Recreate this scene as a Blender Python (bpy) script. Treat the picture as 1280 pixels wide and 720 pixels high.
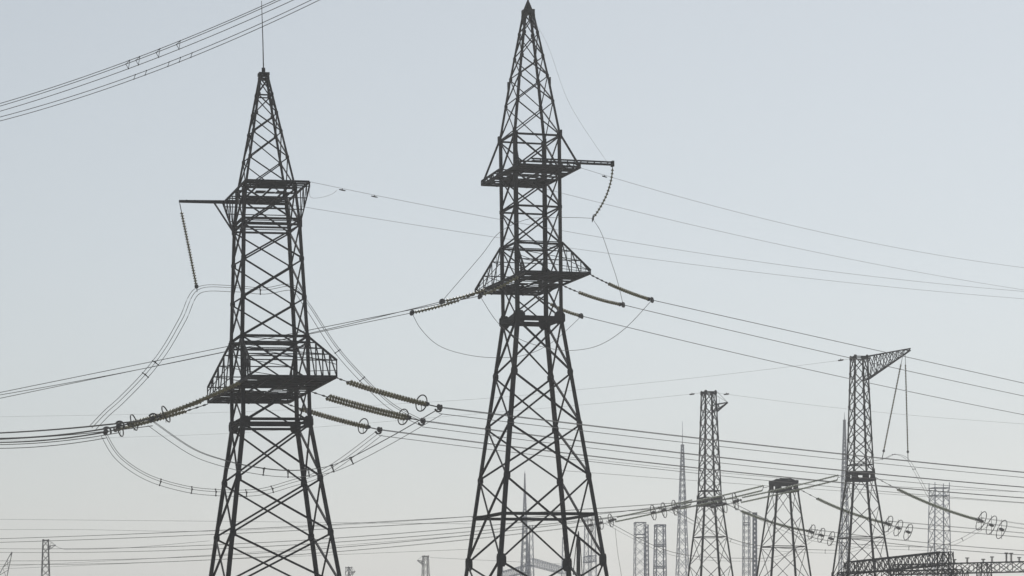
import bpy, math, random
from mathutils import Vector, Matrix
random.seed(7)
R = math.radians
for o in list(bpy.data.objects): bpy.data.objects.remove(o)
sc = bpy.context.scene
col = sc.collection

# ------------------------------------------------------------------ camera
F = 3600.0            # focal length in pixels of the 1280 px wide photograph
HZ = 850.0            # row of the horizon (below the frame)
EYE = 1.7
cd = bpy.data.cameras.new("Camera"); cam = bpy.data.objects.new("Camera", cd); col.objects.link(cam)
cam.location = (0, 0, EYE); cam.rotation_euler = (R(90), 0, 0)
cd.sensor_width = 36; cd.lens = F/1280*36; cd.shift_y = (HZ-360)/1280
cd.clip_start = 0.5; cd.clip_end = 20000
sc.camera = cam

# ------------------------------------------------------------------ sky, sun, exposure
SUN_EL, SUN_AZ = 48.0, 20.0      # azimuth measured from +Y (view direction) clockwise to +X
w = bpy.data.worlds.new("World"); sc.world = w; w.use_nodes = True
nt = w.node_tree; nt.nodes.clear()
sky = nt.nodes.new('ShaderNodeTexSky'); sky.sky_type = 'NISHITA'; sky.sun_disc = False
sky.sun_elevation = R(SUN_EL); sky.sun_rotation = R(SUN_AZ)
sky.air_density = 1.0; sky.dust_density = 1.0; sky.ozone_density = 1.5; sky.altitude = 200
hs = nt.nodes.new('ShaderNodeHueSaturation'); hs.inputs['Saturation'].default_value = 0.38; hs.inputs['Hue'].default_value = 0.484
bg = nt.nodes.new('ShaderNodeBackground'); bg.inputs['Strength'].default_value = 0.07
wo = nt.nodes.new('ShaderNodeOutputWorld')
nt.links.new(sky.outputs[0], hs.inputs['Color']); nt.links.new(hs.outputs[0], bg.inputs[0]); nt.links.new(bg.outputs[0], wo.inputs[0])
sd = bpy.data.lights.new("Sun", 'SUN'); sd.energy = 2.6; sd.angle = R(10); sd.color = (1, .975, .94)
so = bpy.data.objects.new("Sun", sd); col.objects.link(so)
az, el = R(SUN_AZ), R(SUN_EL)
sdir = Vector((math.sin(az)*math.cos(el), math.cos(az)*math.cos(el), math.sin(el)))
so.rotation_euler = sdir.to_track_quat('Z', 'Y').to_euler(); so.location = (0, -20, 60)
sc.view_settings.view_transform = 'Standard'; sc.view_settings.look = 'None'
sc.view_settings.exposure = 0.26; sc.view_settings.gamma = 1
HAZE_DENSITY = 0.00031

# ------------------------------------------------------------------ materials
def mat(name, c1, c2=None, rough=.6, metal=0.0, scale=3.0, spec=.5, c3=None):
    m = bpy.data.materials.new(name); m.use_nodes = True
    n = m.node_tree; b = n.nodes['Principled BSDF']
    b.inputs['Roughness'].default_value = rough; b.inputs['Metallic'].default_value = metal
    b.inputs['Specular IOR Level'].default_value = spec
    if c2 is None: c2 = tuple(x*.7 for x in c1)
    tc = n.nodes.new('ShaderNodeTexCoord'); nz = n.nodes.new('ShaderNodeTexNoise')
    nz.inputs['Scale'].default_value = scale; nz.inputs['Detail'].default_value = 6
    cr = n.nodes.new('ShaderNodeValToRGB')
    cr.color_ramp.elements[0].position = .35; cr.color_ramp.elements[0].color = (*c2, 1)
    cr.color_ramp.elements[1].position = .65; cr.color_ramp.elements[1].color = (*c1, 1)
    if c3:
        e = cr.color_ramp.elements.new(.8); e.color = (*c3, 1)
    n.links.new(tc.outputs['Object'], nz.inputs['Vector']); n.links.new(nz.outputs['Fac'], cr.inputs['Fac'])
    n.links.new(cr.outputs['Color'], b.inputs['Base Color'])
    return m
STEEL = mat('weathered_steel', (.024, .0255, .029), (.013, .0135, .015), .8, 0, 1.3, .15, (.045, .041, .038))
HAZED_STEEL = mat('hazed_far_steel', (.34, .37, .44), (.25, .27, .33), .7, 0, .8, .3)  # far steel: distance haze put into the base colour as a pale blue-grey
WIRE = mat('aged_aluminium', (.17, .17, .17), (.12, .12, .12), .6, 0, .4, .3)
EARTH = mat('steel_rope', (.32, .31, .30), (.25, .24, .23), .7, 0, .4, .3)
GLASS = mat('insulator_glass', (.21, .20, .10), (.11, .10, .045), .3, 0, 2.5, .5)
PALEGLASS = mat('pale_green_glass', (.32, .36, .26), (.22, .25, .18), .35, 0, 2.5, .5)
FIT = mat('forged_fitting', (.07, .07, .07), (.04, .04, .04), .6, 0, 2, .4)
CONC = mat('concrete', (.38, .36, .33), (.28, .27, .25), .9, 0, 2)
GRAV = mat('gravel', (.27, .24, .19), (.17, .15, .11), .95, 0, .35, .2, (.12, .13, .06))
GREY = mat('porcelain', (.16, .15, .14), (.09, .085, .08), .5, 0, 2)

# ------------------------------------------------------------------ mesh builder
class MB:
    def __init__(s): s.v = []; s.f = []; s.smooth = False
    def prof(s, p, q, pr, up=None):
        p, q = Vector(p), Vector(q); d = q-p
        if d.length < 1e-6: return
        d.normalize()
        u = Vector(up) if up is not None else Vector((0, 0, 1))
        if abs(d.dot(u.normalized())) > .97: u = Vector((.3, 1, .1))
        x = d.cross(u).normalized(); y = x.cross(d).normalized()
        b = len(s.v); n = len(pr)
        for c in (p, q):
            for a, e in pr: s.v.append(c + x*a + y*e)
        for i in range(n):
            j = (i+1) % n; s.f.append((b+i, b+n+i, b+n+j, b+j))
        s.f.append(tuple(b+i for i in range(n))); s.f.append(tuple(b+n+n-1-i for i in range(n)))
    def bar(s, p, q, w, h=None, up=None):
        h = h or w; w /= 2; h /= 2
        s.prof(p, q, [(-w, -h), (w, -h), (w, h), (-w, h)], up)
    def angle(s, p, q, w, up=None, sx=1, sy=1):
        t = max(w*.13, .012); o = w*.35
        pr = [(0, 0), (w, 0), (w, t), (t, t), (t, w), (0, w)]
        pr = [((a-o)*sx, (b-o)*sy) for a, b in pr]
        if sx*sy < 0: pr = pr[::-1]
        s.prof(p, q, pr, up)
    def tube(s, pts, r, n=6):
        pts = [Vector(p) for p in pts]; b = len(s.v); m = len(pts); s.smooth = True
        for i, p in enumerate(pts):
            d = (pts[min(i+1, m-1)] - pts[max(i-1, 0)]).normalized()
            u = Vector((0, 0, 1)) if abs(d.z) < .9 else Vector((1, 0, 0))
            x = d.cross(u).normalized(); y = x.cross(d)
            rr = r[i] if isinstance(r, (list, tuple)) else r
            for k in range(n):
                a = 2*math.pi*k/n; s.v.append(p + x*math.cos(a)*rr + y*math.sin(a)*rr)
        for i in range(m-1):
            for k in range(n):
                l = (k+1) % n; s.f.append((b+i*n+k, b+(i+1)*n+k, b+(i+1)*n+l, b+i*n+l))
        s.f.append(tuple(b+k for k in range(n))); s.f.append(tuple(b+(m-1)*n+n-1-k for k in range(n)))
    def torus(s, c, axis, rad, r, n=24, m=6, arc=1.0, start=0, squash=1.0):
        c = Vector(c); a = Vector(axis).normalized(); s.smooth = True
        u = Vector((0, 0, 1)) if abs(a.z) < .9 else Vector((1, 0, 0))
        x = a.cross(u).normalized(); y = x.cross(a); pts = []
        for i in range(n+1):
            t = start + 2*math.pi*arc*i/n
            pts.append(c + x*math.cos(t)*rad + y*math.sin(t)*rad*squash)
        s.tube(pts, r, m)
    def box(s, c, sx, sy, sz):
        c = Vector(c); s.bar(c-Vector((0, 0, sz/2)), c+Vector((0, 0, sz/2)), sx, sy, up=(0, 1, 0.001))
    def plate(s, c, u, v, th):
        """square-ish plate with cut corners: centre, half axes u, v"""
        c, u, v = Vector(c), Vector(u), Vector(v); n = u.cross(v).normalized()*th/2
        pr = [(1, .5), (.5, 1), (-.5, 1), (-1, .5), (-1, -.5), (-.5, -1), (.5, -1), (1, -.5)]
        b = len(s.v)
        for sg in (1, -1):
            for a, e in pr: s.v.append(c+u*a+v*e+n*sg)
        s.f.append(tuple(b+i for i in range(8))); s.f.append(tuple(b+15-i for i in range(8)))
        for i in range(8):
            j = (i+1) % 8; s.f.append((b+j, b+i, b+8+i, b+8+j))
    def discs(s, pts, pitch, r, n=10):
        """chain of cap-and-pin discs along a polyline"""
        pts = [Vector(p) for p in pts]; s.smooth = True
        seg = [(pts[i+1]-pts[i]).length for i in range(len(pts)-1)]; L = sum(seg)
        cnt = max(2, int(L/pitch)); out = []
        prof = [(0, .42), (.12, .5), (.28, .55), (.38, 1), (.60, .95), (.64, .45), (1, .42)]
        rad = []; ln = []
        for i in range(cnt):
            for h, k in prof[:-1]: ln.append((i+h)/cnt*L); rad.append(r*k)
        ln.append(L); rad.append(r*.25)
        for q in ln:
            d = q; i = 0
            while i < len(seg)-1 and d > seg[i]: d -= seg[i]; i += 1
            out.append(pts[i].lerp(pts[i+1], min(1, d/max(seg[i], 1e-6))))
        s.tube(out, rad, n)
    def build(s, name, m, parent=None):
        me = bpy.data.meshes.new(name)
        off = Vector((0, 0, 0))
        if parent is not None and parent.get('_world'): off = Vector(parent['_world'])
        me.from_pydata([tuple(v-off) for v in s.v], [], s.f); me.materials.append(m)
        if s.smooth: me.polygons.foreach_set('use_smooth', [True]*len(me.polygons))
        me.update()
        o = bpy.data.objects.new(name, me); col.objects.link(o)
        if parent is not None: o.parent = parent
        return o

def thing(name, label, cat, loc=(0, 0, 0), group=None, world=True):
    o = bpy.data.objects.new(name, None); col.objects.link(o)
    o.location = loc; o.empty_display_size = .5
    o['label'] = label; o['category'] = cat
    if group: o['group'] = group
    if world: o['_world'] = tuple(loc)
    return o

def P(px, py, Y):
    return Vector(((px-640)/F*Y, Y, EYE+(HZ-py)/F*Y))
def tray(A, phi, px):
    """distance along the horizontal direction phi from A at which it is seen in column px"""
    k = (px-640)/F; return (k*A.y-A.x)/(math.cos(R(phi))-k*math.sin(R(phi)))
def ray(A, phi, px, py):
    t = tray(A, phi, px); X = A.x+t*math.cos(R(phi)); Y = A.y+t*math.sin(R(phi))
    return Vector((X, Y, EYE+(HZ-py)/F*Y))

def struct(o):
    o['kind'] = 'structure'; return o

# ------------------------------------------------------------------ ground
g = MB(); n = 40; S = 2500
for i in range(n+1):
    for j in range(n+1): g.v.append(Vector((-S+2*S*i/n, -60+S*j/n*1.0, -.03+.06*math.sin(i*1.7)*math.cos(j*2.3))))
for i in range(n):
    for j in range(n): a = i*(n+1)+j; g.f.append((a, a+n+1, a+n+2, a+1))
struct(g.build('ground', GRAV))

# ------------------------------------------------------------------ lattice towers
CORN = [(-1, -1), (1, -1), (1, 1), (-1, 1)]
class Tower:
    def __init__(s, name, label, cat, X, Y, yaw, lean, group=None):
        s.root = thing(name, label, cat, (X, Y, 0), group, world=False)
        s.M = Matrix.Translation((X, Y, 0)) @ Matrix.Rotation(-lean, 4, 'Y') @ Matrix.Rotation(R(yaw), 4, 'Z')
        s.root.matrix_basis = s.M
    def W(s, x, y, z): return s.M @ Vector((x, y, z))
    def part(s, name, mb, m=None, parent=None): return mb.build(name, m or STEEL, parent or s.root)
    def setprof(s, prof): s.prof = prof
    def side(s, z):
        pr = s.prof
        for (z0, a), (z1, b) in zip(pr, pr[1:]):
            if z <= z1: return a+(b-a)*(z-z0)/(z1-z0)
        return pr[-1][1]
    def c(s, k, z):
        h = s.side(z)/2; return Vector((CORN[k % 4][0]*h, CORN[k % 4][1]*h, z))
    def legs(s, widths, mtl=None):
        """widths: list of (z_top, width)"""
        brk = sorted(set([z for z, _ in s.prof]+[z for z, _ in widths]))
        for k in range(4):
            m = MB(); sx, sy = CORN[k]
            for z0, z1 in zip(brk, brk[1:]):
                if z1 <= s.prof[0][0]: continue
                wd = next((w_ for zt, w_ in widths if z1 <= zt+1e-6), widths[-1][1])
                # an angle section whose heel points outwards
                p, q = s.c(k, z0), s.c(k, z1); t = wd*.14
                for ax in (0, 1):
                    o = Vector((0, 0, 0)); o[ax] = -CORN[k][ax]*wd/2
                    up = Vector((0, 0, 0)); up[1-ax] = 1
                    m.bar(p+o, q+o, wd if True else 0, t, up=up)
                # splice plates
                m.bar(q-Vector((0, 0, .35)), q+Vector((0, 0, .35)) if z1 < brk[-1] else q, wd*1.15, wd*.5, up=(1, 0, 0))
            s.part('leg', m, mtl)
    def bracing(s, levels, wd, rings=(), ringw=None, plates=True, name='face_bracing', mtl=None):
        for k in range(4):
            m = MB(); a, b = k, k+1
            nrm = Vector([(0, -1, 0), (1, 0, 0), (0, 1, 0), (-1, 0, 0)][k])
            tan = Vector([(1, 0, 0), (0, 1, 0), (-1, 0, 0), (0, -1, 0)][k])
            for z0, z1 in zip(levels, levels[1:]):
                ww = wd(z0) if callable(wd) else wd
                m.angle(s.c(a, z0)-nrm*.03, s.c(b, z1)-nrm*.03, ww, up=nrm)
                m.angle(s.c(b, z0)-nrm*(.03+ww*.5), s.c(a, z1)-nrm*(.03+ww*.5), ww, up=nrm, sy=-1)
            for z in rings:
                m.angle(s.c(a, z)-nrm*.05, s.c(b, z)-nrm*.05, ringw or (wd(z) if callable(wd) else wd)*1.2, up=nrm)
            if plates:
                for z in levels:
                    ww = (wd(z) if callable(wd) else wd)
                    for kk, sg in ((a, 1), (b, -1)):
                        m.plate(s.c(kk, z)+tan*sg*ww*1.2, tan*ww*1.6, Vector((0, 0, ww*1.9)), .03)
            s.part(name, m, mtl)
    def footings(s, r=.7):
        for k in range(4):
            m = MB(); p = s.c(k, 0); m.tube([p-Vector((0, 0, .5)), p+Vector((0, 0, .35)), p+Vector((0, 0, .5))], [r, r, r*.75], 16)
            m.smooth = False
            s.part('footing', m, CONC)

def crossarm(T, zd, hw, hl, ztop, post, nb, deckh, wd, body_z_side, tname='crossarm', below=False, girts=True, inter=(.5,), planks=None):
    """platform crossarm running along local y on both sides of the body: bottom chords, raking top chords (or
    raking bottom chords when below=True), verticals, cross pieces; returns the part object"""
    hs_ = T.side(zd)/2
    m = MB(); hb = hs_+.05
    sgn = 1
    for x in (-hw, hw):
        m.angle((x, -hl, zd), (x, hl, zd), wd*1.5)
    for y in (-hl, hl):
        m.angle((-hw, y, zd), (hw, y, zd), wd*1.6)
    zt = T.side(ztop)/2
    for sy in (-1, 1):
        ys = [sy*(zt+(hl-zt)*i/nb) for i in range(nb+1)]
        tip = zd+post*(-1 if below else 1)
        zz = [ztop+(tip-ztop)*i/nb for i in range(nb+1)]
        xs = [zt+(hw*1.0-zt)*i/nb for i in range(nb+1)]
        for sx in (-1, 1):
            for i in range(nb+1):
                x = sx*xs[i]
                m.angle((x, ys[i], zd), (x, ys[i], zz[i]), wd*.8)
                if i < nb:
                    x2 = sx*xs[i+1]
                    m.angle((x, ys[i], zz[i]), (x2, ys[i+1], zz[i+1]), wd*1.2)
                    m.angle((x, ys[i], zz[i]), (x2, ys[i+1], zd), wd*.7)
                    # railing-like intermediate posts
                    if girts:
                        for fr in inter:
                            ym = ys[i]+(ys[i+1]-ys[i])*fr; xm = x+(x2-x)*fr; zm = zz[i]+(zz[i+1]-zz[i])*fr
                            m.bar((xm, ym, zd), (xm, ym, zm), wd*.4)
        for i in range(nb+1):
            if abs(zz[i]-zd) > .3: m.angle((-xs[i], ys[i], zz[i]), (xs[i], ys[i], zz[i]), wd*.8)
            m.angle((-hw, ys[i], zd), (hw, ys[i], zd), wd)
            if i < nb:
                m.angle((-hw, ys[i], zd), (hw, ys[i+1], zd), wd*.8)
                m.angle((hw, ys[i], zd), (-hw, ys[i+1], zd), wd*.8, sy=-1)
                if girts:
                    m.angle((-xs[i], ys[i], zz[i]), (xs[i+1], ys[i+1], zz[i+1]), wd*.5)
        if girts:      # guard rails along the slope, two heights
            for fr in (.4, .75):
                for sx in (-1, 1):
                    m.bar((sx*xs[0], ys[0], zd+(zz[0]-zd)*fr*.8), (sx*hw, ys[-1], zd+post*fr), wd*.4)
    arm = T.part(tname, m)
    d = MB()           # deck: short chequer plates of open grating with gaps, missing pieces and cut-outs
    y = -hl+.1; nx = 6; rr = random.Random(int(zd*10))
    while y < hl-.3:
        for i in range(nx):
            ok = any(a <= y <= b for a, b in planks) if planks else True
            if ok and rr.random() < (.9 if abs(y) > hl*.35 and y < 0 else .68):
                d.box((-hw+hw*2*(i+.5)/nx, y+.2, zd+.07), hw*2/nx-.04, .36, .02)
        y += .42
    for x in (-hw*.5, hw*.5, 0): d.box((x, 0, zd-.06), .1, 2*hl-.2, .10)
    T.part('deck', d, None, arm)
    return arm

def zy(py, d): return EYE+(HZ-py)/F*d
def lerp(a, b, t): return a+(b-a)*t

# ---- left tower
dL = 219.0
X0 = (345.4-640)/F*dL
TL = Tower('transmission_tower', 'shorter, broader of the two big dark lattice towers, with a thin rod on its peak', 'transmission tower', X0, dL, 15, .0203, 'big lattice towers in the foreground')
zl = lambda y: zy(y, dL)
TL.setprof([(0, 11.37), (zl(530), 5.3), (zl(430), 5.19), (zl(283), 4.46), (zl(240), 3.94), (zl(94), .62)])
TL.legs([(zl(530), .30), (zl(430), .27), (zl(283), .25), (zl(240), .2), (zl(94), .15)])
TL.bracing([0.3, zl(805), zl(737), zl(669), zl(601), zl(532)], .145, rings=(zl(532), zl(527)), ringw=.2)
TL.bracing([zl(532), zl(480), zl(424), zl(376), zl(328), zl(285), zl(240)], .12, rings=(zl(424), zl(285), zl(278), zl(432)), ringw=.16)
TL.bracing([zl(240), zl(200), zl(167), zl(143), zl(119), zl(98)], .085, rings=(zl(120), zl(240)), ringw=.1)
m = MB()
for k in range(4):
    pass
z = zl(531)
for k in range(4):
    for ax in (0, 1):
        g_ = MB(); u = Vector((0, 0, 0)); u[ax] = .38; cc = TL.c(k, z); cc[ax] -= CORN[k][ax]*.26
        cc[1-ax] += CORN[k][1-ax]*.03
        g_.plate(cc, u, (0, 0, .45), .05); TL.part('gusset_plate', g_)
cap = MB(); zt = zl(93)
cap.box((0, 0, zt), .8, .8, .22); cap.box((0, 0, zt-.35), .66, .66, .12); cap.bar((0, 0, zt), (0, 0, zt+.5), .25)
TL.part('peak_cap', cap)
rod = MB(); rod.tube([(0, 0, zt), (0, 0, zt+2.6), (-.04, 0, zt+5.6)], [.05, .04, .025], 6); TL.part('lightning_rod', rod, FIT)
ZDL = 23.74
crossarm(TL, ZDL, 3.2, 9.8, 27.5, 1.2, 4, .1, .11, 5, inter=())
ZUL = 38.8
crossarm(TL, ZUL, 2.4, 5.0, 36.3, .35, 3, .1, .09, 5, below=True, girts=False, planks=((-5, -3.4), (-.6, .9), (4.3, 5)))
bm = MB()
for dy, dz in ((-.16, 0), (.16, 0), (0, .22)):
    bm.angle((-5.9, 5.0+dy*.5, ZUL+dz*.4-.05), (2.6, 5.0+dy, ZUL+dz-.05), .12)
for i in range(14):
    x = -5.6+i*.6; bm.bar((x, 4.86, ZUL-.05), (x+.3, 5.0, ZUL+.12), .05); bm.bar((x+.3, 5.0, ZUL+.12), (x+.6, 5.14, ZUL-.05), .05)
bm.bar((-3.2, 5, ZUL), (-2.2, 2.2, zl(285)), .10)
bm.bar((-2.5, 5, ZUL), (-2.2, 2.2, zl(285)), .12)
TL.part('boom', bm)
TL.footings()

# ---- right tower
dR = 231.0
TR = Tower('transmission_tower', 'tallest dark lattice tower, narrow body, sharp peak touching the top of the picture', 'transmission tower', (671-640)/F*dR, dR, 18.0, .0126, 'big lattice towers in the foreground')
zr = lambda y: zy(y, dR)
TR.setprof([(0, 11.7), (zr(400), 3.88), (zr(172), 3.92), (zr(105), 2.65), (zr(15), .72)])
TR.legs([(zr(400), .30), (zr(172), .28), (zr(105), .18), (zr(15), .16)])
TR.bracing([.3, zr(790), zr(703), zr(598), zr(533), zr(468), zr(402)], .15, rings=(zr(402), zr(645)), ringw=.24)
TR.bracing([zr(402), zr(355), zr(308), zr(262), zr(219), zr(173)], .12, rings=(zr(308), zr(173), zr(262)), ringw=.15)
TR.bracing([zr(173), zr(130), zr(97), zr(72), zr(42), zr(20)], .085, rings=(), ringw=.08)
for zz_ in (zr(400), zr(703)):
    for k in range(4):
        for ax in (0, 1):
            g_ = MB(); u = Vector((0, 0, 0)); u[ax] = .45 if zz_ > 20 else .3; cc = TR.c(k, zz_); cc[ax] -= CORN[k][ax]*.26
            cc[1-ax] += CORN[k][1-ax]*.03
            g_.plate(cc, u, (0, 0, .52), .05); TR.part('gusset_plate', g_)
m = MB()
for k in range(4): m.bar(TR.c(k, zr(401)), TR.c(k+1, zr(401)), .22, .34)
TR.part('waist_belt', m)
cap = MB(); zt = zr(15)
cap.box((0, 0, zt), .86, .86, .35); cap.tube([(0, 0, zt+.1), (0, 0, zt+.45), (0, 0, zt+.9), (0, 0, zt+1.9)], [.42, .28, .08, .04], 8)
TR.part('peak_cap', cap)
ZDR = 33.5
crossarm(TR, ZDR, 2.72, 6.5, 36.6, .25, 3, .1, .10, 5)
ZUR = 42.1
ua = crossarm(TR, ZUR, 2.56, 4.88, 42.9, .3, 3, .1, .11, 5, girts=False)
for k in range(4):
    st = MB(); st.angle(TR.c(k, zr(173)), (CORN[k][0]*2.5, CORN[k][1]*4.8, ZUR+.1), .12); TR.part('hanger_strut', st)
bm = MB()
for dy, dz in ((-.14, 0), (.14, 0), (0, .2)):
    bm.angle((-1.5, -4.88+dy, ZUR+.30+dz), (5.3, -4.88+dy, ZUR+.30+dz), .13)
for i in range(12):
    x = -1.5+i*.56; bm.bar((x, -5.0, ZUR+.30), (x+.28, -4.88, ZUR+.5), .05)
bm.box((5.25, -4.88, ZUR+.38), .18, .4, .45)
TR.part('boom', bm)
lad = MB()
TR.footings()

# ------------------------------------------------------------------ the three masts of the next line
def mast(name, label, px, d, yaw, top_y, waist_y, s_top, s_waist, s_base, group, wl=1.0, mtl=None, lean=0.0):
    T = Tower(name, label, 'transmission tower', (px-640)/F*d, d, yaw, lean, group)
    zt = zy(top_y, d); zw = zy(waist_y, d)
    pr = [(0, s_base), (zw, s_waist)]
    if zt > zw+1: pr.append((zt, s_top))
    T.setprof(pr)
    T.legs([(zw, .22*wl), (zt, .17*wl)])
    n = 6; lv = [.2]; z = .2
    while z < zw-1.2:
        z += T.side(z)*.85; lv.append(min(z, zw))
    lv[-1] = zw
    T.bracing(lv, .075*wl, rings=(lv[-1], lv[-3], zw-.1, zw-1.0), ringw=.11, plates=False)
    if zt > zw+1:
        k = int((zt-zw)/1.9); lv = [zw+(zt-zw)*i/k for i in range(k+1)]
        T.bracing(lv, .10*wl, rings=(zt, zt-.2, zw+.9), ringw=.12, plates=True)
    b = MB()          # heavy collar at the waist
    for zc in (zw-1.0, zw-.15):
        for k in range(4): b.bar(T.c(k, zc), T.c(k+1, zc), .2, .3)
    for k in range(4):
        b.plate((T.c(k, zw-.6)+Vector((-CORN[k][0]*.35, 0, 0))), (.26, 0, 0), (0, 0, .55), .08)
        b.plate((T.c(k, zw-.6)+Vector((0, -CORN[k][1]*.35, 0))), (0, .26, 0), (0, 0, .55), .08)
    T.part('waist_collar', b)
    T.footings(.5)
    T.zt, T.zw = zt, zw
    return T
GM = 'three separate lattice masts right of the tallest tower'
T5 = mast('lattice_mast', 'dark lattice mast with a pointed jib slanting up to the right from its top', 1078.5, 360, 13, 446, 590, 1.75, 2.7, 9.4, GM, lean=.0115)
T3 = mast('lattice_mast', 'square-topped dark lattice mast with a small bracket near its top', 889.5, 385, 18, 490, 622, 1.6, 2.5, 8.0, GM, lean=.01)
T4 = mast('lattice_mast', 'short stubby lattice mast cut off at its collar, between the two taller masts', 979.5, 370, 15, 604, 604, 2.75, 2.75, 9.0, GM)
cp = MB(); zt = T4.zt
for k in range(4):
    a, b = T4.c(k, zt), T4.c(k+1, zt); cp.bar(a+Vector((0, 0, .15)), b+Vector((0, 0, .15)), .3, .35)
cp.tube([T4.c(0, zt)+Vector((0, 0, .1)), Vector((-.7, -.7, zt+.5)), Vector((.7, -.7, zt+.5)), T4.c(1, zt)+Vector((0, 0, .1))], .12, 6)
cp.tube([T4.c(3, zt)+Vector((0, 0, .1)), Vector((-.7, .7, zt+.5)), Vector((.7, .7, zt+.5)), T4.c(2, zt)+Vector((0, 0, .1))], .12, 6)
cp.smooth = False
T4.part('top_frame', cp)
def jib(T, x0, zhi, zlo, tip, n=7, w=.09):
    j = MB(); a = T.side(zhi)/2; b = T.side(zlo)/2; tip = Vector(tip)
    st = [Vector((a, -a, zhi)), Vector((a, a, zhi)), Vector((b, -b, zlo)), Vector((b, b, zlo))]
    en = [tip+Vector((0, -.12, 0)), tip+Vector((0, .12, 0)), tip+Vector((0, -.12, -.25)), tip+Vector((0, .12, -.25))]
    for p, q in zip(st, en): j.angle(p, q, w*1.4)
    for i in range(n):
        t0, t1 = i/n, (i+1)/n
        L = lambda k, t: st[k].lerp(en[k], t)
        for (u, v) in ((0, 2), (1, 3), (0, 1), (2, 3)):
            j.bar(L(u, t0), L(v, t1), w*.8); j.bar(L(v, t0), L(u, t1), w*.8); j.bar(L(u, t0), L(v, t0), w*.8)
    return T.part('jib', j)
jt = (T5.M.inverted() @ P(1137, 436, 362))
jt.y = .2
jib(T5, 0, T5.zt, T5.zt-2.9, jt)
TIP5 = T5.M @ Vector(jt)
j = MB(); z1, z0 = T3.zt-1.7, T3.zt-2.7; a = T3.side(z1)/2
for y in (-a, a):
    j.angle((a, y, z1), (2.75, 0, z1+.35), .15); j.angle((a, y, z0), (2.75, 0, z1+.35), .15)
    j.bar((a, y, z1), (1.4, y*.4, z0+.7), .08); j.bar((a, y, z0), (1.3, y*.4, z1), .08)
    j.bar((a, y, T3.zt), (2.75, 0, z1+.35), .035); j.bar((a+.3, y, z1), (a+.5, y*.5, T3.zt-.9), .03)
j.bar((a, -a, z1), (a, a, z1), .1); j.bar((-a, -a, z0), (a, a, z0), .1)
T3.part('bracket', j)

# far copies
def copy_tree(o, parent=None):
    c = o.copy(); col.objects.link(c)
    if parent: c.parent = parent
    for ch in list(o.children): copy_tree(ch, c)
    return c
def place_copy(T, label, px, d, yaw, group, scale=1.0):
    c = copy_tree(T.root)
    c.matrix_basis = Matrix.Translation(((px-640)/F*d, d, 0)) @ Matrix.Rotation(R(yaw), 4, 'Z') @ Matrix.Scale(scale, 4)
    c['label'] = label; c['group'] = group
    return c
bpy.context.view_layer.update()
GF = 'far lattice masts low on the horizon'
place_copy(T3, 'small far square-topped lattice mast standing alone near the lower left corner', 57, 740, 16, GF, (zy(675, 740))/T3.zt)
place_copy(T3, 'tiny far mast top peeping up in the gap between the two big towers', 532, 850, 200, GF, zy(695, 850)/T3.zt)
place_copy(T3, 'tiny far mast top just right of the foot of the broader tower', 436, 930, 40, GF, zy(709, 930)/T3.zt)
# ------------------------------------------------------------------ slim far masts
def slim(name, label, px, d, top_y, w_top, w_base, rod=0, wl=.09, cat='mast', spikes=0, panel=1.1, group=None, leg=.12, yaw=12, bands=()):
    T = Tower(name, label, cat, (px-640)/F*d, d, yaw, 0, group)
    zt = zy(top_y, d)
    T.setprof([(0, w_base), (zt, w_top)])
    T.legs([(zt, leg)], HAZED_STEEL)
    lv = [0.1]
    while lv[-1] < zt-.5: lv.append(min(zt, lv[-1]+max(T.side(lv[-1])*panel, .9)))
    T.bracing(lv, wl, rings=[zt]+[zy(b, d) for b in bands], ringw=wl*1.6, plates=False, mtl=HAZED_STEEL)
    if rod:
        r = MB(); r.tube([(0, 0, zt-.5), (0, 0, zt+rod)], [.10, .05], 6); T.part('lightning_rod', r, HAZED_STEEL)
    if spikes:
        s_ = MB()
        for k in range(4):
            p = T.c(k, zt); s_.bar(p, p+Vector((0, 0, spikes)), .14)
            s_.bar(p+Vector((0, 0, -spikes*1.5)), T.c(k+1, zt)+Vector((0, 0, -spikes*1.5)), .14)
        T.part('top_frame', s_, HAZED_STEEL)
    return T
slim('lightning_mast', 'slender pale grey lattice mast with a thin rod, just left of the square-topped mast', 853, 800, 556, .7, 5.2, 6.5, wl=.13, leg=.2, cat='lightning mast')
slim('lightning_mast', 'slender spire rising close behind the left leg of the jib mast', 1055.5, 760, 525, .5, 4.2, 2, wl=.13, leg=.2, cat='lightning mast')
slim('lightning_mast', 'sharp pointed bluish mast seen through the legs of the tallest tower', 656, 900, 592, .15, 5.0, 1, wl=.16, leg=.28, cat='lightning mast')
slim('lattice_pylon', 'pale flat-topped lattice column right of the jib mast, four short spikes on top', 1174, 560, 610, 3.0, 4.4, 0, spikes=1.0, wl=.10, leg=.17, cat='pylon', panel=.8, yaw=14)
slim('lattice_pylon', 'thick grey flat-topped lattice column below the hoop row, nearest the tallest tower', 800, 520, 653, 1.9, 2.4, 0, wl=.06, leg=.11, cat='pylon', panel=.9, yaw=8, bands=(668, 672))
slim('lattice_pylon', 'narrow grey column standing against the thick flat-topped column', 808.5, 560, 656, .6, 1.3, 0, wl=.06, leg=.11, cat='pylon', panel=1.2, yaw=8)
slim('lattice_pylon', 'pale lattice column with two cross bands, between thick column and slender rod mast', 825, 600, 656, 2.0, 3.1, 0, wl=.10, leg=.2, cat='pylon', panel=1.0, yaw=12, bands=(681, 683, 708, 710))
slim('lattice_pylon', 'blue-grey column left of the stubby mast, wider of the close pair', 933, 540, 640, 1.2, 1.5, 0, wl=.06, leg=.11, cat='pylon', panel=1.0, yaw=10, bands=(653, 656))
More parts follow.
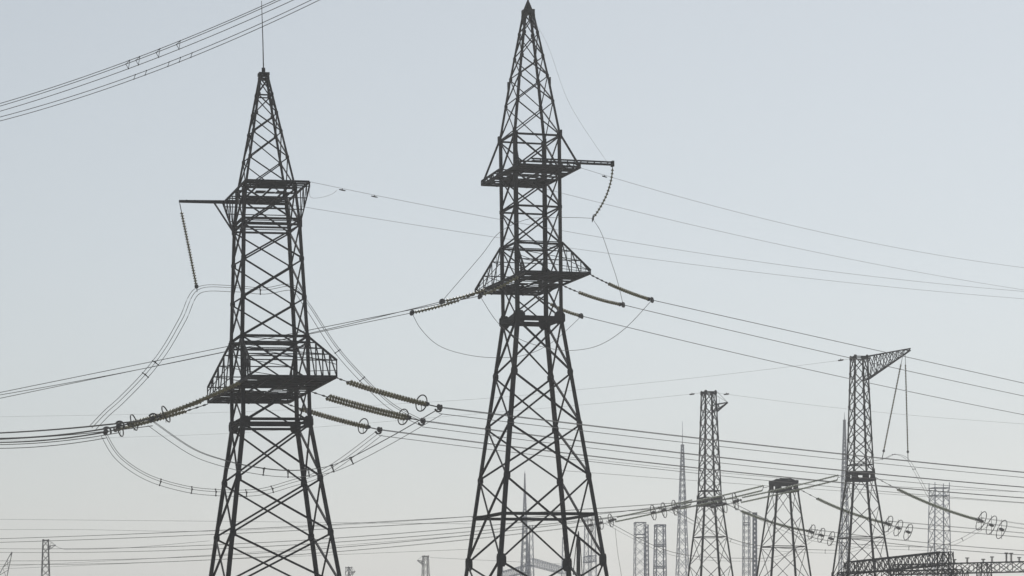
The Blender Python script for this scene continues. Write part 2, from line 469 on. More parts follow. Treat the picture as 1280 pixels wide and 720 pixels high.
slim('lattice_pylon', 'blue-grey column left of the stubby mast, thinner of the close pair', 943.5, 560, 641, .7, 1.0, 0, wl=.11, leg=.18, cat='pylon', panel=.9, yaw=10)

zb_ = zy(690, 740); ln_ = .36
TB = Tower('lattice_boom', 'leaning lattice boom just entering the lower left corner', 'boom', (15-640)/F*740-math.tan(ln_)*zb_, 740, 10, ln_)
TB.M = Matrix.Translation(TB.root.location) @ Matrix.Rotation(ln_, 4, 'Y') @ Matrix.Rotation(R(10), 4, 'Z'); TB.root.matrix_basis = TB.M
hb_ = zb_/math.cos(ln_); TB.setprof([(0, 3.2), (hb_*.8, 2.4), (hb_, .25)]); TB.legs([(hb_, .15)])
TB.bracing([.1]+[hb_*i/16 for i in range(1, 17)], .09, plates=False)
# dark pole inside the foot of the tall tower
dp = 300
pp = thing('steel_pole', 'stout dark pole with a pointed top inside the right foot of the tallest tower', 'pole', ((723-640)/F*dp, dp, 0))
m = MB(); zt = zy(664, dp); x = pp.location.x
m.tube([(x, dp, 0), (x, dp, zt-4), (x, dp, zt-.9), (x, dp, zt-.5), (x, dp, zt)], [.32, .22, .2, .12, .05], 10); m.build('shaft', STEEL, pp)
m = MB(); m.bar((x-.15, dp, zt-.6), (x-.55, dp, zt-4.5), .07); m.bar((x+.15, dp, zt-.6), (x+.4, dp, zt-4.5), .07)
m.bar((x-.55, dp, zt-4.5), (x+.4, dp, zt-4.5), .08); m.build('stay', STEEL, pp)

# ------------------------------------------------------------------ substation gantries
def gantry(label, A, B, zb, h, wdt, ncol, group, mtl=STEEL, posts=True, peak=0, w=.12, pitch=1.5):
    A, B = Vector((A[0], A[1], 0)), Vector((B[0], B[1], 0))
    u = (B-A).normalized(); v = Vector((-u.y, u.x, 0)); L = (B-A).length
    t = thing('substation_gantry', label, 'gantry', tuple(A), group)
    m = MB(); n = max(4, int(L/pitch)); 
    Q = lambda s_, a, c: A+u*s_+v*a*wdt/2+Vector((0, 0, zb+c*h))
    for a in (-1, 1):
        for c in (0, 1): m.angle(Q(0, a, c), Q(L, a, c), w*1.5)
    for i in range(n):
        s0, s1 = L*i/n, L*(i+1)/n
        for a in (-1, 1):
            m.bar(Q(s0, a, 0), Q(s1, a, 1), w); m.bar(Q(s0, a, 1), Q(s1, a, 0), w); m.bar(Q(s0, a, 0), Q(s0, a, 1), w)
        for c in (0, 1):
            m.bar(Q(s0, -1, c), Q(s1, 1, c), w); m.bar(Q(s0, -1, c), Q(s0, 1, c), w)
    m.build('beam', mtl, t)
    for i in range(ncol):
        s_ = L*i/max(1, ncol-1)
        c = MB(); top = zb+h+peak
        k = int(top/1.8)
        Wc = lambda z: 2.2-(1.6)*z/top if peak else 1.9-.7*z/top
        N = lambda a, b, z: A+u*(s_+a*Wc(z)/2)+v*b*Wc(z)/2+Vector((0, 0, z))
        for a in (-1, 1):
            for b in (-1, 1): c.angle(N(a, b, 0), N(a, b, top), w*1.6)
        for q in range(k):
            z0, z1 = top*q/k, top*(q+1)/k
            for a, b, a2, b2 in ((-1, -1, 1, -1), (1, -1, 1, 1), (1, 1, -1, 1), (-1, 1, -1, -1)):
                c.bar(N(a, b, z0), N(a2, b2, z1), w*.8); c.bar(N(a2, b2, z0), N(a, b, z1), w*.8)
        c.build('column', mtl, t)
    return t
GG = 'lattice gantries along the lower right edge'
g1 = gantry('dark lattice gantry beam rising to the right behind the foot of the jib mast', ((1064-640)/F*326, 326), ((1182-640)/F*300, 300), 13.7, 1.35, 1.3, 2, GG, w=.07, pitch=1.9)
g2 = gantry('lattice gantry beam running out of the lower right corner of the picture', ((1120-640)/F*334, 334), ((1345-640)/F*322, 322), 13.9, 1.15, 1.3, 3, GG, w=.07, pitch=1.5)
g3 = gantry('lower gantry beam tucked under the jib mast gantry, mostly below the picture', ((1050-640)/F*300, 300), ((1200-640)/F*292, 292), 11.7, 1.2, 1.2, 2, GG, w=.07, pitch=1.7)
GP = 'pale far gantries seen through the foot of the tallest tower'
ga = gantry('pale far gantry seen through the tallest tower, left of the pointed mast', ((626-640)/F*640, 640), ((660-640)/F*600, 600), 24.2, 1.4, 1.6, 2, GP, peak=5, w=.05, pitch=3.6, mtl=HAZED_STEEL)
gb = gantry('pale far gantry seen through the tallest tower, right of the pointed mast', ((664-640)/F*600, 600), ((705-640)/F*650, 650), 25.6, 1.4, 1.6, 2, GP, peak=7, w=.05, pitch=3.6, mtl=HAZED_STEEL)
gc = gantry('pale far twin-peaked gantry beside the stout dark pole under the tallest tower', ((733-640)/F*610, 610), ((742-640)/F*600, 600), 26.5, 1.2, 1.4, 2, GP, peak=9, w=.05, pitch=3.6, mtl=HAZED_STEEL)
# post insulators standing along the right-hand gantry
ordn = ['first', 'second', 'third', 'fourth', 'fifth', 'sixth', 'seventh']
for i, px in enumerate((1193, 1209, 1229, 1240, 1258, 1264, 1274)):
    f = (px-1120)/225; d = 334-12*f; x = (px-640)/F*d; hgt = (.35, .5, .3, .55, .95, .9, .4)[i]
    t = thing('post_insulator', ordn[i]+' from the left of seven little posts on the corner gantry beam', 'post insulator', (x, d, 15.15), 'post insulators on the corner gantry')
    m = MB(); m.discs([(x, d, 15.1), (x, d, 15.1+hgt)], .12, .16); m.build('insulator_discs', GREY, t)
    m = MB(); m.box((x, d, 15.15+hgt), .4, .4, .1); m.build('cap_plate', FIT, t)

# ------------------------------------------------------------------ insulator strings
def curve_pts(A, E, sag, n=14):
    return [A.lerp(E, i/n)-Vector((0, 0, sag*4*(i/n)*(1-i/n))) for i in range(n+1)]
def istring(label, A, E, group, f0=.25, f1=.92, twin=.42, r=.155, sag=.12, bow=(0, 0, 0), vert=.08, rings=1, ring_r=.62, mtl=GLASS, pitch=.27, yoke=True, cat='insulator string', ring_gap=1.4, fat=.05):
    A, E = Vector(A), Vector(E)
    t = thing('insulator_string', label, cat, tuple(A), group)
    pts = [p+Vector(bow)*4*(i/28)*(1-i/28) for i, p in enumerate(curve_pts(A, E, sag, 28))]; d = (E-A).normalized()
    lat = d.cross(Vector((0, 0, 1))).normalized() if abs(d.z) < .95 else Vector((1, 0, 0))
    i0, i1 = int(28*f0), int(28*f1)
    offs = (-twin/2, twin/2) if twin else (0,)
    for o in offs:
        up = Vector((0, 0, o*vert))
        m = MB(); m.discs([p+lat*o+up for p in pts[i0:i1+1]], pitch, r); m.build('insulator_discs', mtl, t)
    m = MB(); m.tube([pts[0], *pts[1:i0+1]], .035, 6)
    for o in offs: m.bar(pts[i0], pts[i0]+lat*o+Vector((0, 0, o*vert)), .07)
    for k in range(1, i0, 2): m.plate(pts[k], d*.16, Vector((0, 0, .07)), .04)
    m.build('link', FIT, t)
    pe = pts[i1]
    if yoke:
        m = MB(); m.plate(pe+d*.12, lat*(twin/2+.16 if twin else .15), Vector((0, 0, .16)), .05)
        m.bar(pe, E, .08); 
        m.torus(E-d*.1, lat, .36, .075, 14, 6, .5, R(150)+(math.pi if d.x < 0 else 0)) if twin and mtl is GLASS else None
        m.plate(E, d*.2, Vector((0, 0, .22)), .08)
        m.build('yoke_plate', FIT, t)
    for k in range(rings):
        c = pts[max(0, i1-1)]+d*(k*ring_gap) if rings == 1 else E+d*(.3+k*ring_gap)
        m = MB(); m.torus(c, d, ring_r, fat, 28, 6)
        if rings > 1:
            sd_ = d.cross(Vector((0, 0, 1))).normalized()
            m.bar(c-sd_*ring_r, c+sd_*ring_r, .05); m.bar(c-Vector((0, 0, ring_r)), c+Vector((0, 0, ring_r)), .05)
            m.tube([c-d*.35, c-d*.15, c+d*.15, c+d*.35], [.1, .2, .2, .1], 8)
        else:
            pass
        m.bar(c-Vector((0, 0, ring_r)), c-Vector((0, 0, .1)), .035) if rings > 1 else m.bar(c-Vector((0, 0, ring_r)), c-Vector((0, 0, .1)), .035)
        m.build('grading_ring', FIT, t)
    return t, pts

# ------------------------------------------------------------------ wires
def quad(A, phi, pts):
    """z(t)=A.z+b t+c t^2, least squares through measured picture points in the vertical plane through A"""
    S = [0]*5
    for px, py in pts:
        t = tray(A, phi, px); Y = A.y+t*math.sin(R(phi)); z = EYE+(HZ-py)/F*Y-A.z; wt = 1/(abs(t)+5)
        S[0] += wt*t*t; S[1] += wt*t**3; S[2] += wt*t**4; S[3] += wt*t*z; S[4] += wt*t*t*z
    if len(pts) == 1: return S[3]/S[0], 0.0
    det = S[0]*S[2]-S[1]**2
    if abs(det) < 1e-9: return S[3]/S[0], 0
    return (S[3]*S[2]-S[4]*S[1])/det, (S[0]*S[4]-S[1]*S[3])/det
def span_pts(A, phi, pts, tend, n=60):
    b, c = quad(A, phi, pts); u = Vector((math.cos(R(phi)), math.sin(R(phi)), 0))
    return [A+u*(tend*i/n)+Vector((0, 0, b*(tend*i/n)+c*(tend*i/n)**2)) for i in range(n+1)]
def spline(pts, n=8):
    out = []; q = [pts[0]]+list(pts)+[pts[-1]]
    for i in range(1, len(q)-2):
        p0, p1, p2, p3 = q[i-1:i+3]
        for k in range(n):
            t = k/n
            out.append(.5*((2*p1)+(p2-p0)*t+(2*p0-5*p1+4*p2-p3)*t*t+(3*p1-p0-3*p2+p3)*t**3))
    out.append(q[-2]); return out
def wire(name, label, cat, pts, r, offs, group, mtl=WIRE, spacers=(), partname='conductor', sp_r=.05, dampers=()):
    """offs: list of (lateral, vertical) offsets of the sub-conductors; spacers: indices along the curve"""
    one = len(offs) == 1 and not spacers and not dampers
    lat = (pts[-1]-pts[0]); lat.z = 0
    lat = lat.normalized().cross(Vector((0, 0, 1)))
    def nrm(i):
        d = pts[min(i+1, len(pts)-1)]-pts[max(i-1, 0)]; v = lat.cross(d).normalized()
        return v if v.z >= 0 else -v
    NN = [nrm(i) for i in range(len(pts))]
    Q = [[p+lat*a+NN[i]*b for i, p in enumerate(pts)] for a, b in offs]
    if one:
        m = MB(); m.tube(Q[0], r, 6); loc = Q[0][0]
        m.v = [v-loc for v in m.v]
        o = m.build(name, mtl); o.location = loc; o['label'] = label; o['category'] = cat
        if group: o['group'] = group
        return o
    t = thing(name, label, cat, tuple(pts[0]), group)
    for q in Q:
        m = MB(); m.tube(q, r, 6); m.build(partname, mtl, t)
    for s_ in spacers:
        i = int(s_*(len(pts)-1)); m = MB(); ring = [q[i] for q in Q]
        for k in range(len(ring)):
            m.bar(ring[k], ring[(k+1) % len(ring)], sp_r)
            m.box(ring[k], sp_r*2.2, sp_r*2.2, sp_r*2.6)
        m.build('spacer', FIT, t)
    for s_ in dampers:
        i = int(s_*(len(pts)-1)); m = MB(); d = (pts[i+1]-pts[i]).normalized()
        p = pts[i]-Vector((0, 0, .12)); m.tube([p-d*.3, p-d*.12, p+d*.12, p+d*.3], [.035, .05, .05, .035], 6); m.box(p+Vector((0, 0, .06)), .06, .06, .14)
        m.build('damper', FIT, t)
    return t
TRI = [(-.2, 0), (.2, 0), (0, -.48)]
TRJ = [(-.2, .1), (.2, -.12), (0, -.42)]
PHR, PHL = 43.0, 167.0

# strings of the broader tower
GS = 'insulator strings of the broader tower'
cN, cM, cF = TL.W(3.2, -9.8, ZDL-.1), TL.W(3.2, 0, ZDL-.1), TL.W(3.2, 9.8, ZDL-.1)
eN, eM, eF = ray(cN, PHR, 549, 509), ray(cM, PHR, 528, 526), ray(cF, PHR, 474, 537)
istring('topmost of the three beaded strings right of the broader tower', cN, eN, GS, .13, .88, sag=.12)
istring('middle and thickest of the three beaded strings right of the broader tower', cM, eM, GS, .15, .86, sag=.15, r=.165, vert=.4)
istring('lowest of the three beaded strings right of the broader tower', cF, eF, GS, .15, .86, sag=.12)
lN, lM, lF = TL.W(-3.2, -9.8, ZDL-.1), TL.W(-3.2, 0, ZDL-.1), TL.W(-3.2, 9.8, ZDL-.1)
fN, fM, fF = ray(lN, PHL, 190, 524), ray(lM, PHL, 148, 533), ray(lF, PHL, 132, 540)
istring('beaded string left of the broader tower that starts in front of its deck rails', lN, fN, GS, .12, .92, sag=.12)
istring('middle beaded string left of the broader tower, largely hidden behind the front one', lM, fM, GS, .27, .92, sag=.15)
istring('beaded string left of the broader tower, reaching farthest down to the left', lF, fF, GS, .22, .90, sag=.12)
# conductors of the broader tower
GC = 'bundled conductors of the broader tower'
def cond(label, E, phi, pts, tend, sp=(), name='conductor_bundle', offs=TRI, r=.026, group=GC, cat='power line', mtl=WIRE):
    return wire(name, label, cat, span_pts(E, phi, pts, tend), r, offs, group, mtl, sp)
cond('triple wire bundle leaving right from the topmost string of the broader tower', eN, PHR, [(607, 515), (800, 540), (1100, 573), (1280, 590)], 190)
cond('triple wire bundle leaving right from the middle string of the broader tower', eM, PHR, [(607, 536), (800, 559), (1030, 588), (1280, 608)], 190)
cond('triple wire bundle leaving right from the lowest string of the broader tower', eF, PHR, [(607, 554), (800, 577), (1165, 614), (1280, 622)], 190)
cond('triple wire bundle running out of the left edge, upper of the three', fN, PHL, [(120, 532), (60, 538), (0, 541)], 60, r=.033)
cond('triple wire bundle running out of the left edge, middle of the three', fM, PHL, [(60, 545), (0, 548)], 60, r=.033)
cond('triple wire bundle running out of the left edge, lowest of the three', fF, PHL, [(60, 550), (0, 553)], 60, r=.033)

# jumpers
def jumper(label, pix, Ya, Yb, bow, group, offs=TRI, r=.023, spacers=(), A=None, B=None, ys=None):
    n = len(pix)-1; pts = []
    x0, x1 = pix[0][0], pix[-1][0]
    for i, (px, py) in enumerate(pix):
        t = (px-x0)/(x1-x0)
        Y = ys[i] if ys else Ya+(Yb-Ya)*t+bow*4*t*(1-t)
        pts.append(P(px, py, Y))
    if A is not None: pts[0] = Vector(A)
    if B is not None: pts[-1] = Vector(B)
    return wire('jumper_loop', label, 'jumper wire', spline(pts, 8), r, offs, group, WIRE, spacers, sp_r=.045)
GJ = 'jumper loops of the broader tower'
jumper('triple jumper loop sagging in front of the broader tower, upper of its two low loops', [(190, 527), (240, 560), (280, 575), (320, 584), (360, 588), (400, 585), (432, 575), (490, 545), (549, 511)], fN.y, eN.y, -4, GJ, spacers=(.42, .5, .58, .7, .78), A=fN-Vector((0, 0, .1)), B=eN-Vector((0, 0, .1)))
jumper('triple jumper loop sagging behind the broader tower, lower of its two low loops', [(132, 542), (150, 570), (185, 594), (230, 608), (270, 613), (320, 613), (360, 603), (410, 585), (474, 540)], fF.y, eF.y, 0, GJ, offs=TRJ, spacers=(.3, .42, .5, .6, .7, .8), A=fF-Vector((0, 0, .1)), B=eF-Vector((0, 0, .1)))
bt = TL.W(-5.85, 5.0, ZUL-.15); be = P(246, 360, bt.y)
istring('long beaded string hanging from the boom tip of the broader tower', bt, be, None, .14, .97, twin=0, r=.15, sag=-.05, pitch=.2, rings=0, yoke=True)
jumper('triple jumper rising to the hanging string and passing round behind the broader tower',
       [(113, 534), (131, 515), (150, 498), (180, 467), (204, 436), (226, 398), (246, 361), (290, 358), (330, 361), (366, 357), (386, 380), (420, 432), (455, 472), (490, 505), (528, 526)], 0, 0, 0, GJ,
       offs=TRJ, spacers=(.22, .25, .57, .80, .86), B=eM, ys=[fM.y+1, fM.y, fM.y, 222, 222.5, be.y, be.y, 226, 228, 228, 227, 226.5, 226, 225, eM.y])

# earth wires of the broader tower
GE = 'thin earth wires in the sky right of the towers'
e1 = TL.W(2.4, -5.0, ZUL); e2 = TL.W(2.4, 5.0, ZUL)
wire('earth_wire', 'damper-fitted thin earth wire from the near top corner of the broader tower', 'earth wire', span_pts(e1, PHR, [(420, 237), (560, 262.5), (620, 273), (706, 289), (800, 304), (880, 316), (1280, 365)], 190), .014, [(0, 0)], GE, EARTH, dampers=(.025, .035))
wire('earth_wire', 'lowest of four thin sky wires, starting at the broader tower', 'earth wire', span_pts(e2, PHR, [(560, 287), (618, 295), (708, 310), (800, 322), (880, 334), (1280, 373)], 190), .014, [(0, 0)], GE, EARTH)
m = MB(); L_ = spline([e1-Vector((0, 0, .2)), P(388, 246, 215.5), P(400, 247, 216.5), P(414, 243, 217.5), P(421, 238, 218.5)], 6)
wire('earth_wire', 'short slack wire curling under the top corner of the broader tower', 'earth wire', L_, .012, [(0, 0)], None, EARTH)

# ------------------------------------------------------------------ tall tower: strings, wires, jumpers
PR2, PL2 = 50.0, 166.0
GS2 = 'insulator strings of the tallest tower'
a1, a2, a3 = TR.W(2.72, -6.5, ZDR-.1), TR.W(2.72, 0, ZDR-.1), TR.W(2.72, 6.5, ZDR-.1)
b1, b2, b3 = ray(a1, PR2, 815, 375), ray(a2, PR2, 779, 381), ray(a3, PR2, 727, 395)
istring('beaded string right of the tallest tower, from its deck tip, longest and topmost', a1, b1, GS2, .3, .95, twin=0, r=.15, rings=0, sag=.15)
istring('beaded string right of the tallest tower, middle of its right three', a2, b2, GS2, .25, .95, twin=0, r=.15, rings=0, sag=.18)
istring('short-looking lowest beaded string right of the tallest tower, emerging behind its leg', a3, b3, GS2, .3, .95, twin=0, r=.15, rings=0, sag=.2)
c1, c2, c3 = TR.W(-2.72, -6.5, ZDR-.1), TR.W(-2.72, 0, ZDR-.1), TR.W(-2.72, 6.5, ZDR-.1)
d1, d2, d3 = ray(c1, PL2, 600, 370), ray(c2, PL2, 552, 377), ray(c3, PL2, 515, 391)
istring('beaded string crossing in front of the left legs of the tallest tower', c1, d1, GS2, .15, .95, twin=0, r=.16, rings=0, sag=.12)
istring('beaded string left of the tallest tower, middle of its left three', c2, d2, GS2, .25, .95, twin=0, r=.16, rings=0, sag=.15)
istring('beaded string left of the tallest tower, reaching farthest left', c3, d3, GS2, .25, .97, twin=0, r=.16, rings=0, sag=.12)
G2 = 'single conductors of the tallest tower'
def single(label, E, phi, pts, tend, r=.028, group=G2, mtl=WIRE, name='power_line', cat='power line'):
    return wire(name, label, cat, span_pts(E, phi, pts, tend), r, [(0, 0)], group, mtl)
single('single conductor leaving right from the topmost string of the tallest tower', b1, PR2, [(880, 388), (1040, 427), (1280, 478.5)], 190)
single('single conductor leaving right from the middle string of the tallest tower', b2, PR2, [(880, 405), (1060, 447), (1280, 495)], 190)
single('single conductor leaving right from the lowest string of the tallest tower', b3, PR2, [(880, 432), (1020, 464), (1280, 518.5)], 200)
single('upper of three single conductors running left behind the broader tower', d1, PL2, [(515, 386), (460, 397), (200, 453), (0, 489)], 70)
single('middle of three single conductors running left behind the broader tower', d2, PL2, [(460, 400), (200, 456), (0, 494)], 70)
single('lowest of three single conductors running left behind the broader tower', d3, PL2, [(460, 403), (277, 440), (0, 498)], 70)
GJ2 = 'jumper loops of the tallest tower'
jumper('single jumper loop of the tallest tower hanging lowest on its right side', [(600, 370), (622, 403), (650, 424), (685, 435), (716, 438), (750, 431), (782, 410), (815, 375)], d1.y, b1.y, -2, GJ2, offs=[(0, 0)], r=.022, A=d1, B=b1)
jumper('single jumper loop of the tallest tower hanging lowest on its left side', [(515, 391), (526, 411), (547, 431), (577, 442), (615, 447), (655, 444), (690, 428), (727, 395)], d3.y, b3.y, 1, GJ2, offs=[(0, 0)], r=.022, A=d3, B=b3)
bt2 = TR.W(5.25, -4.88, ZUR+.15); be2 = P(741, 273, bt2.y)
ist, ip = istring('dark bowed string hanging from the short boom of the tallest tower', bt2, be2, None, .05, .97, twin=0, r=.12, sag=.0, rings=0, bow=(.38, .1, 0))
bpy.data.objects.remove(ist.children[0]) if False else None
jumper('thin single jumper from boom string of the tallest tower down to its middle right string',
       [(741, 274), (752, 292), (765, 330), (772, 352), (779, 381)], 0, 0, 0, GJ2, offs=[(0, 0)], r=.02, B=b2, ys=[be2.y, 227, 231, 233.5, 0])
jumper('thin single jumper crossing the front of the tallest tower to its middle left string',
       [(741, 273), (722, 272), (700, 272), (660, 274), (625, 290), (601, 320), (552, 377)], 0, 0, 0, GJ2, offs=[(0, 0)], r=.02, A=be2, B=d2, ys=[be2.y, 226.5, 226.5, 226, 226.5, 228, 0])
f1 = TR.W(2.56, -4.7, ZUR); f2 = TR.W(2.56, 4.88, ZUR)
wire('earth_wire', 'uppermost of four thin sky wires, from the near top corner of the tallest tower', 'earth wire', span_pts(f1, PR2, [(752, 221), (780, 228), (880, 251), (1280, 335)], 190), .014, [(0, 0)], GE, EARTH, dampers=(.02, .028))
wire('earth_wire', 'second of four thin sky wires, from the far top corner of the tallest tower', 'earth wire', span_pts(f2, PR2, [(708, 243), (800, 266), (880, 284), (1200, 350), (1280, 362)], 190), .014, [(0, 0)], GE, EARTH)
ap = TR.W(0, 0, zr(16)); bo = TR.W(4.8, -4.88, ZUR+.5)
wire('stay_wire', 'hair-thin slack wire from the peak of the tallest tower down to its short boom', 'wire', spline([ap, P(684, 55, 229), P(712, 130, 228), bo], 8), .009, [(0, 0)], None, EARTH)

# ------------------------------------------------------------------ overhead bundles crossing the upper left corner
GO = 'wire bundles crossing the upper left corner'
def over(label, pix, offs, sp, Y0, Y1):
    A, B = P(*pix[0], Y0), P(*pix[-1], Y1); d = B-A
    phi = math.degrees(math.atan2(d.y, d.x)); L = math.hypot(d.x, d.y)
    b, c = quad(A, phi, pix[1:]); u = Vector((math.cos(R(phi)), math.sin(R(phi)), 0))
    pts = [A+u*t+Vector((0, 0, b*t+c*t*t)) for t in [L*(-.5+2.2*i/60) for i in range(61)]]
    wire('conductor_bundle', label, 'power line', pts, .017, offs, GO, WIRE, [(q+.5)/2.2 for q in sp], sp_r=.02)
over('triple wire bundle crossing the upper left corner, upper of two', [(0, 128), (167, 72), (235, 45), (340, 0)], [(-.15, 0), (.15, -.25), (0, -.46)], (.5, .555, .61, .70), 150, 138)
over('double wire bundle crossing the upper left corner, lower of two', [(0, 145), (188, 85), (250, 60), (385, 0)], [(-.15, 0), (0, -.26)], (.49, .52, .565, .60, .65), 150, 138)

# ------------------------------------------------------------------ the three masts' strings and bundles
GL = 'long pale strings of the three masts'
Q4 = [(-.3, .3), (.3, .3), (-.3, -.3), (.3, -.3)]
GQ = 'faint bundles low in the sky'
def mastset(T, what, rpt, lpt, rcond, lcond, ringr):
    a = T.side(T.zw)/2
    A = T.W(a, 0, T.zw-.3); B = T.W(-a, 0, T.zw-.3)
    dA = A.y+4; dB = B.y+5
    E = P(*rpt, dA); G = P(*lpt, dB)
    istring('long pale green string drooping right from the %s to a row of hoops' % what, A, E, GL, .25, .98, twin=.5, r=.15, sag=.55, rings=3, ring_r=ringr, mtl=PALEGLASS, pitch=.2, fat=.055, ring_gap=1.5)
    istring('long pale green string slanting left from the %s to a row of hoops' % what, B, G, GL, .12, .98, twin=.6, vert=1.1, r=.15, sag=.1, rings=3, ring_r=ringr*.9, mtl=PALEGLASS, pitch=.2, fat=.055, ring_gap=1.5)
    def far(E_, pts, Yend, lab, tl):
        d = P(*pts[-1], Yend)-E_; phi = math.degrees(math.atan2(d.y, d.x))
        L = math.hypot(d.x, d.y)*tl
        wire('conductor_bundle', lab, 'power line', span_pts(E_, phi, pts, L), .024, Q4, GQ, WIRE, (.03,), sp_r=.04)
    far(E, rcond, 400, 'faint four-wire bundle running right from the hoops of the %s' % what, 1.8)
    far(G, lcond, 470, 'faint four-wire bundle running left from the %s, low behind the big towers' % what, 1.2)
    # jumper below
    jp = [E+Vector((1.5, 0, -.3)), E.lerp(G, .12)+Vector((0, -1, -3.4)), E.lerp(G, .3)+Vector((0, -2, -4.4)), E.lerp(G, .7)+Vector((0, -2, -4.2)), G+Vector((-1, 0, -.3))]
    wire('jumper_loop', 'faint jumper hanging below the collar of the %s' % what, 'jumper wire', spline(jp, 8), .02, [(-.25, .2), (.25, .2), (0, -.2)], 'jumpers of the three masts', WIRE, (.2, .5, .8), sp_r=.035)
mastset(T5, 'jib mast', (1224, 650), (922, 626), [(1280, 658)], [(755, 637), (583, 650), (418, 658), (260, 665), (0, 676)], 1.25)
mastset(T4, 'short stubby mast', (1108, 654), (846, 634), [(1280, 669)], [(755, 648), (583, 662), (420, 673), (260, 682), (0, 690)], 1.1)
mastset(T3, 'square-topped mast', (1012, 664), (766, 650), [(1137, 679), (1280, 691)], [(583, 674), (420, 685), (260, 697), (0, 704)], 1.0)
# V of hanging strings below the jib
va = TIP5+Vector((-.9, 0, -.6)); vb = P(1103, 572, TIP5.y-1); vc = P(1135, 573, TIP5.y+1)
GV = 'pair of strings hanging in a V from the jib'
istring('left, slanting string of the pair hanging from the jib', va, vb, GV, .12, .96, twin=0, r=.13, rings=0, sag=-.05, pitch=.2)
istring('right, nearly upright string of the pair hanging from the jib', va+Vector((.25, 0, 0)), vc, GV, .14, .96, twin=0, r=.13, rings=0, sag=0, pitch=.2)
m = MB()
wire('jumper_loop', 'jumper held by the two strings below the jib, dropping to the hoops', 'jumper wire',
     spline([P(1066, 580, 357), P(1103, 574, TIP5.y-1), P(1119, 568, TIP5.y), P(1135, 575, TIP5.y+1), P(1150, 600, 363), P(1165, 625, 364), P(1190, 640, 364), P(1226, 652, 364)], 8), .022, [(-.3, 0), (.3, 0)], None, WIRE, (.28, .5), sp_r=.05)
# earth wires of the masts and other far wires
def fwire(label, pts, Ya, Yb, r=.016, mtl=EARTH, group='faint single wires far behind', ext=(0, 0), name='earth_wire', cat='earth wire'):
    x0, x1 = pts[0][0], pts[-1][0]
    q = [P(px, py, Ya+(Yb-Ya)*(px-x0)/(x1-x0)) for px, py in pts]
    if ext[0]: q.insert(0, q[0]+(q[0]-q[1]).normalized()*ext[0])
    if ext[1]: q.append(q[-1]+(q[-1]-q[-2]).normalized()*ext[1])
    return wire(name, label, cat, spline(q, 8), r, [(0, 0)], group, mtl)
fwire('faint earth wire leaving left from the top of the jib mast', [(1063, 447), (1046, 451), (880, 471), (725, 487), (607, 498), (420, 509), (260, 516), (0, 521)], 360, 470, .015, ext=(0, 20))
fwire('faint earth wire leaving left from the top of the square-topped mast', [(874, 491), (860, 493), (729, 506), (600, 517), (420, 532), (260, 543), (0, 551)], 385, 480, .015, ext=(0, 20))
fwire('faint earth wire leaving right from the top of the square-topped mast', [(896, 491), (925, 495), (1030, 508), (1150, 520), (1280, 530)], 385, 400, .015, ext=(0, 20))
for i, (px, T_) in enumerate(((1051, 0), (865, 0), (908, 0))):
    d = 362 if i == 0 else 386; y = (450, 492.5, 492.5)[i]
    t = thing('vibration_damper', ['small dark damper on the wire left of the jib mast top', 'small dark damper on the wire left of the square-topped mast', 'small dark damper on the wire right of the square-topped mast'][i], 'damper', tuple(P(px, y, d)), 'dampers on the mast earth wires')
    m = MB(); c = P(px, y, d); m.tube([c+Vector((-.35, 0, -.06)), c+Vector((-.2, 0, -.05)), c+Vector((.2, 0, 0)), c+Vector((.35, 0, .05))], [.07, .1, .1, .07], 8); m.build('weight', FIT, t)
    m = MB(); m.box(c+Vector((0, 0, .05)), .08, .08, .25); m.build('clamp', FIT, t)
low = [([(-20, 649), (260, 651.5), (600, 655)], 'first'), ([(-20, 662), (100, 662), (260, 664), (450, 655), (600, 645)], 'second'),
       ([(-20, 709), (260, 694), (600, 668)], 'third'), ([(-20, 712), (260, 700), (600, 686)], 'fourth and lowest')]
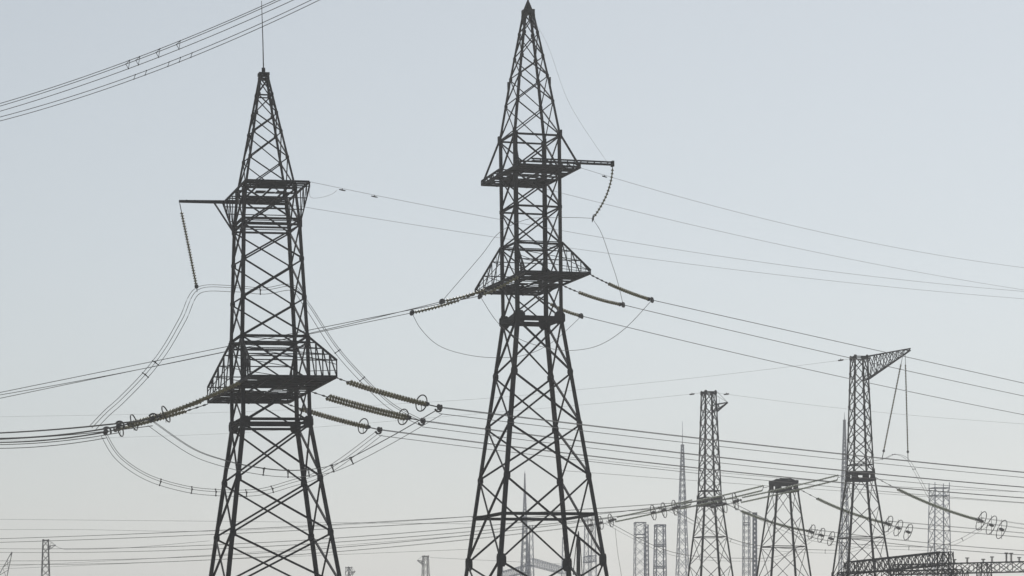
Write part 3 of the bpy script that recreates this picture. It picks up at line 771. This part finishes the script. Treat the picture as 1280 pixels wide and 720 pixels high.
for p_, lab in low:
    fwire('faint low wire left of the tallest tower, %s of four from the top' % lab, p_, 520, 430, .025, WIRE, 'faint single wires low at the left', name='power_line', cat='power line')
for p_, lab in (([(700, 570), (880, 589), (1100, 607), (1280, 615)], 'faint wire right of the tallest tower, upper of two passing behind the masts'),
               ([(700, 588), (900, 603), (1100, 617), (1280, 629)], 'faint wire right of the tallest tower, lower of two passing behind the masts')):
    fwire(lab, p_, 420, 470, .03, WIRE, 'faint wires behind the masts', name='power_line', cat='power line', ext=(0, 60))
fwire('faint wire leading right from the far mast in the gap between the big towers', [(538, 697), (560, 698), (600, 700)], 850, 840, .05, WIRE, None, ext=(0, 30))
fwire('faint wire dipping right from the top of the small mast at the lower left', [(62, 677), (75, 685), (95, 687), (170, 684), (262, 676)], 740, 700, .045, WIRE, None)
hang = fwire('thin brownish wire hanging down just right of the foot of the tallest tower', [(769, 660), (772, 690), (777, 722), (779, 760)], 300, 300.5, .022, EARTH, None, name='dropper_wire', cat='wire')

# ------------------------------------------------------------------ haze
hb = MB(); x_, y0_, y1_, z0_, z1_ = 2560, -90, 2470, -1.2, 88
hb.v = [Vector(v) for v in ((-x_, y0_, z0_), (x_, y0_, z0_), (x_, y1_, z0_), (-x_, y1_, z0_), (-x_, y0_, z1_), (x_, y0_, z1_), (x_, y1_, z1_), (-x_, y1_, z1_))]
hb.f = [(0, 3, 2, 1), (4, 5, 6, 7), (0, 1, 5, 4), (1, 2, 6, 5), (2, 3, 7, 6), (3, 0, 4, 7)]
hz = hb.build('haze', STEEL); hz.data.materials.clear(); hz['kind'] = 'stuff'
hm = bpy.data.materials.new('haze_air'); hm.use_nodes = True; n = hm.node_tree; n.nodes.clear()
pv = n.nodes.new('ShaderNodeVolumePrincipled'); pv.inputs['Density'].default_value = HAZE_DENSITY
pv.inputs['Color'].default_value = (.985, .99, .995, 1); pv.inputs['Anisotropy'].default_value = .45
oo = n.nodes.new('ShaderNodeOutputMaterial'); n.links.new(pv.outputs[0], oo.inputs['Volume'])
hz.data.materials.append(hm)
for o in bpy.data.objects:
    if '_world' in o: del o['_world']
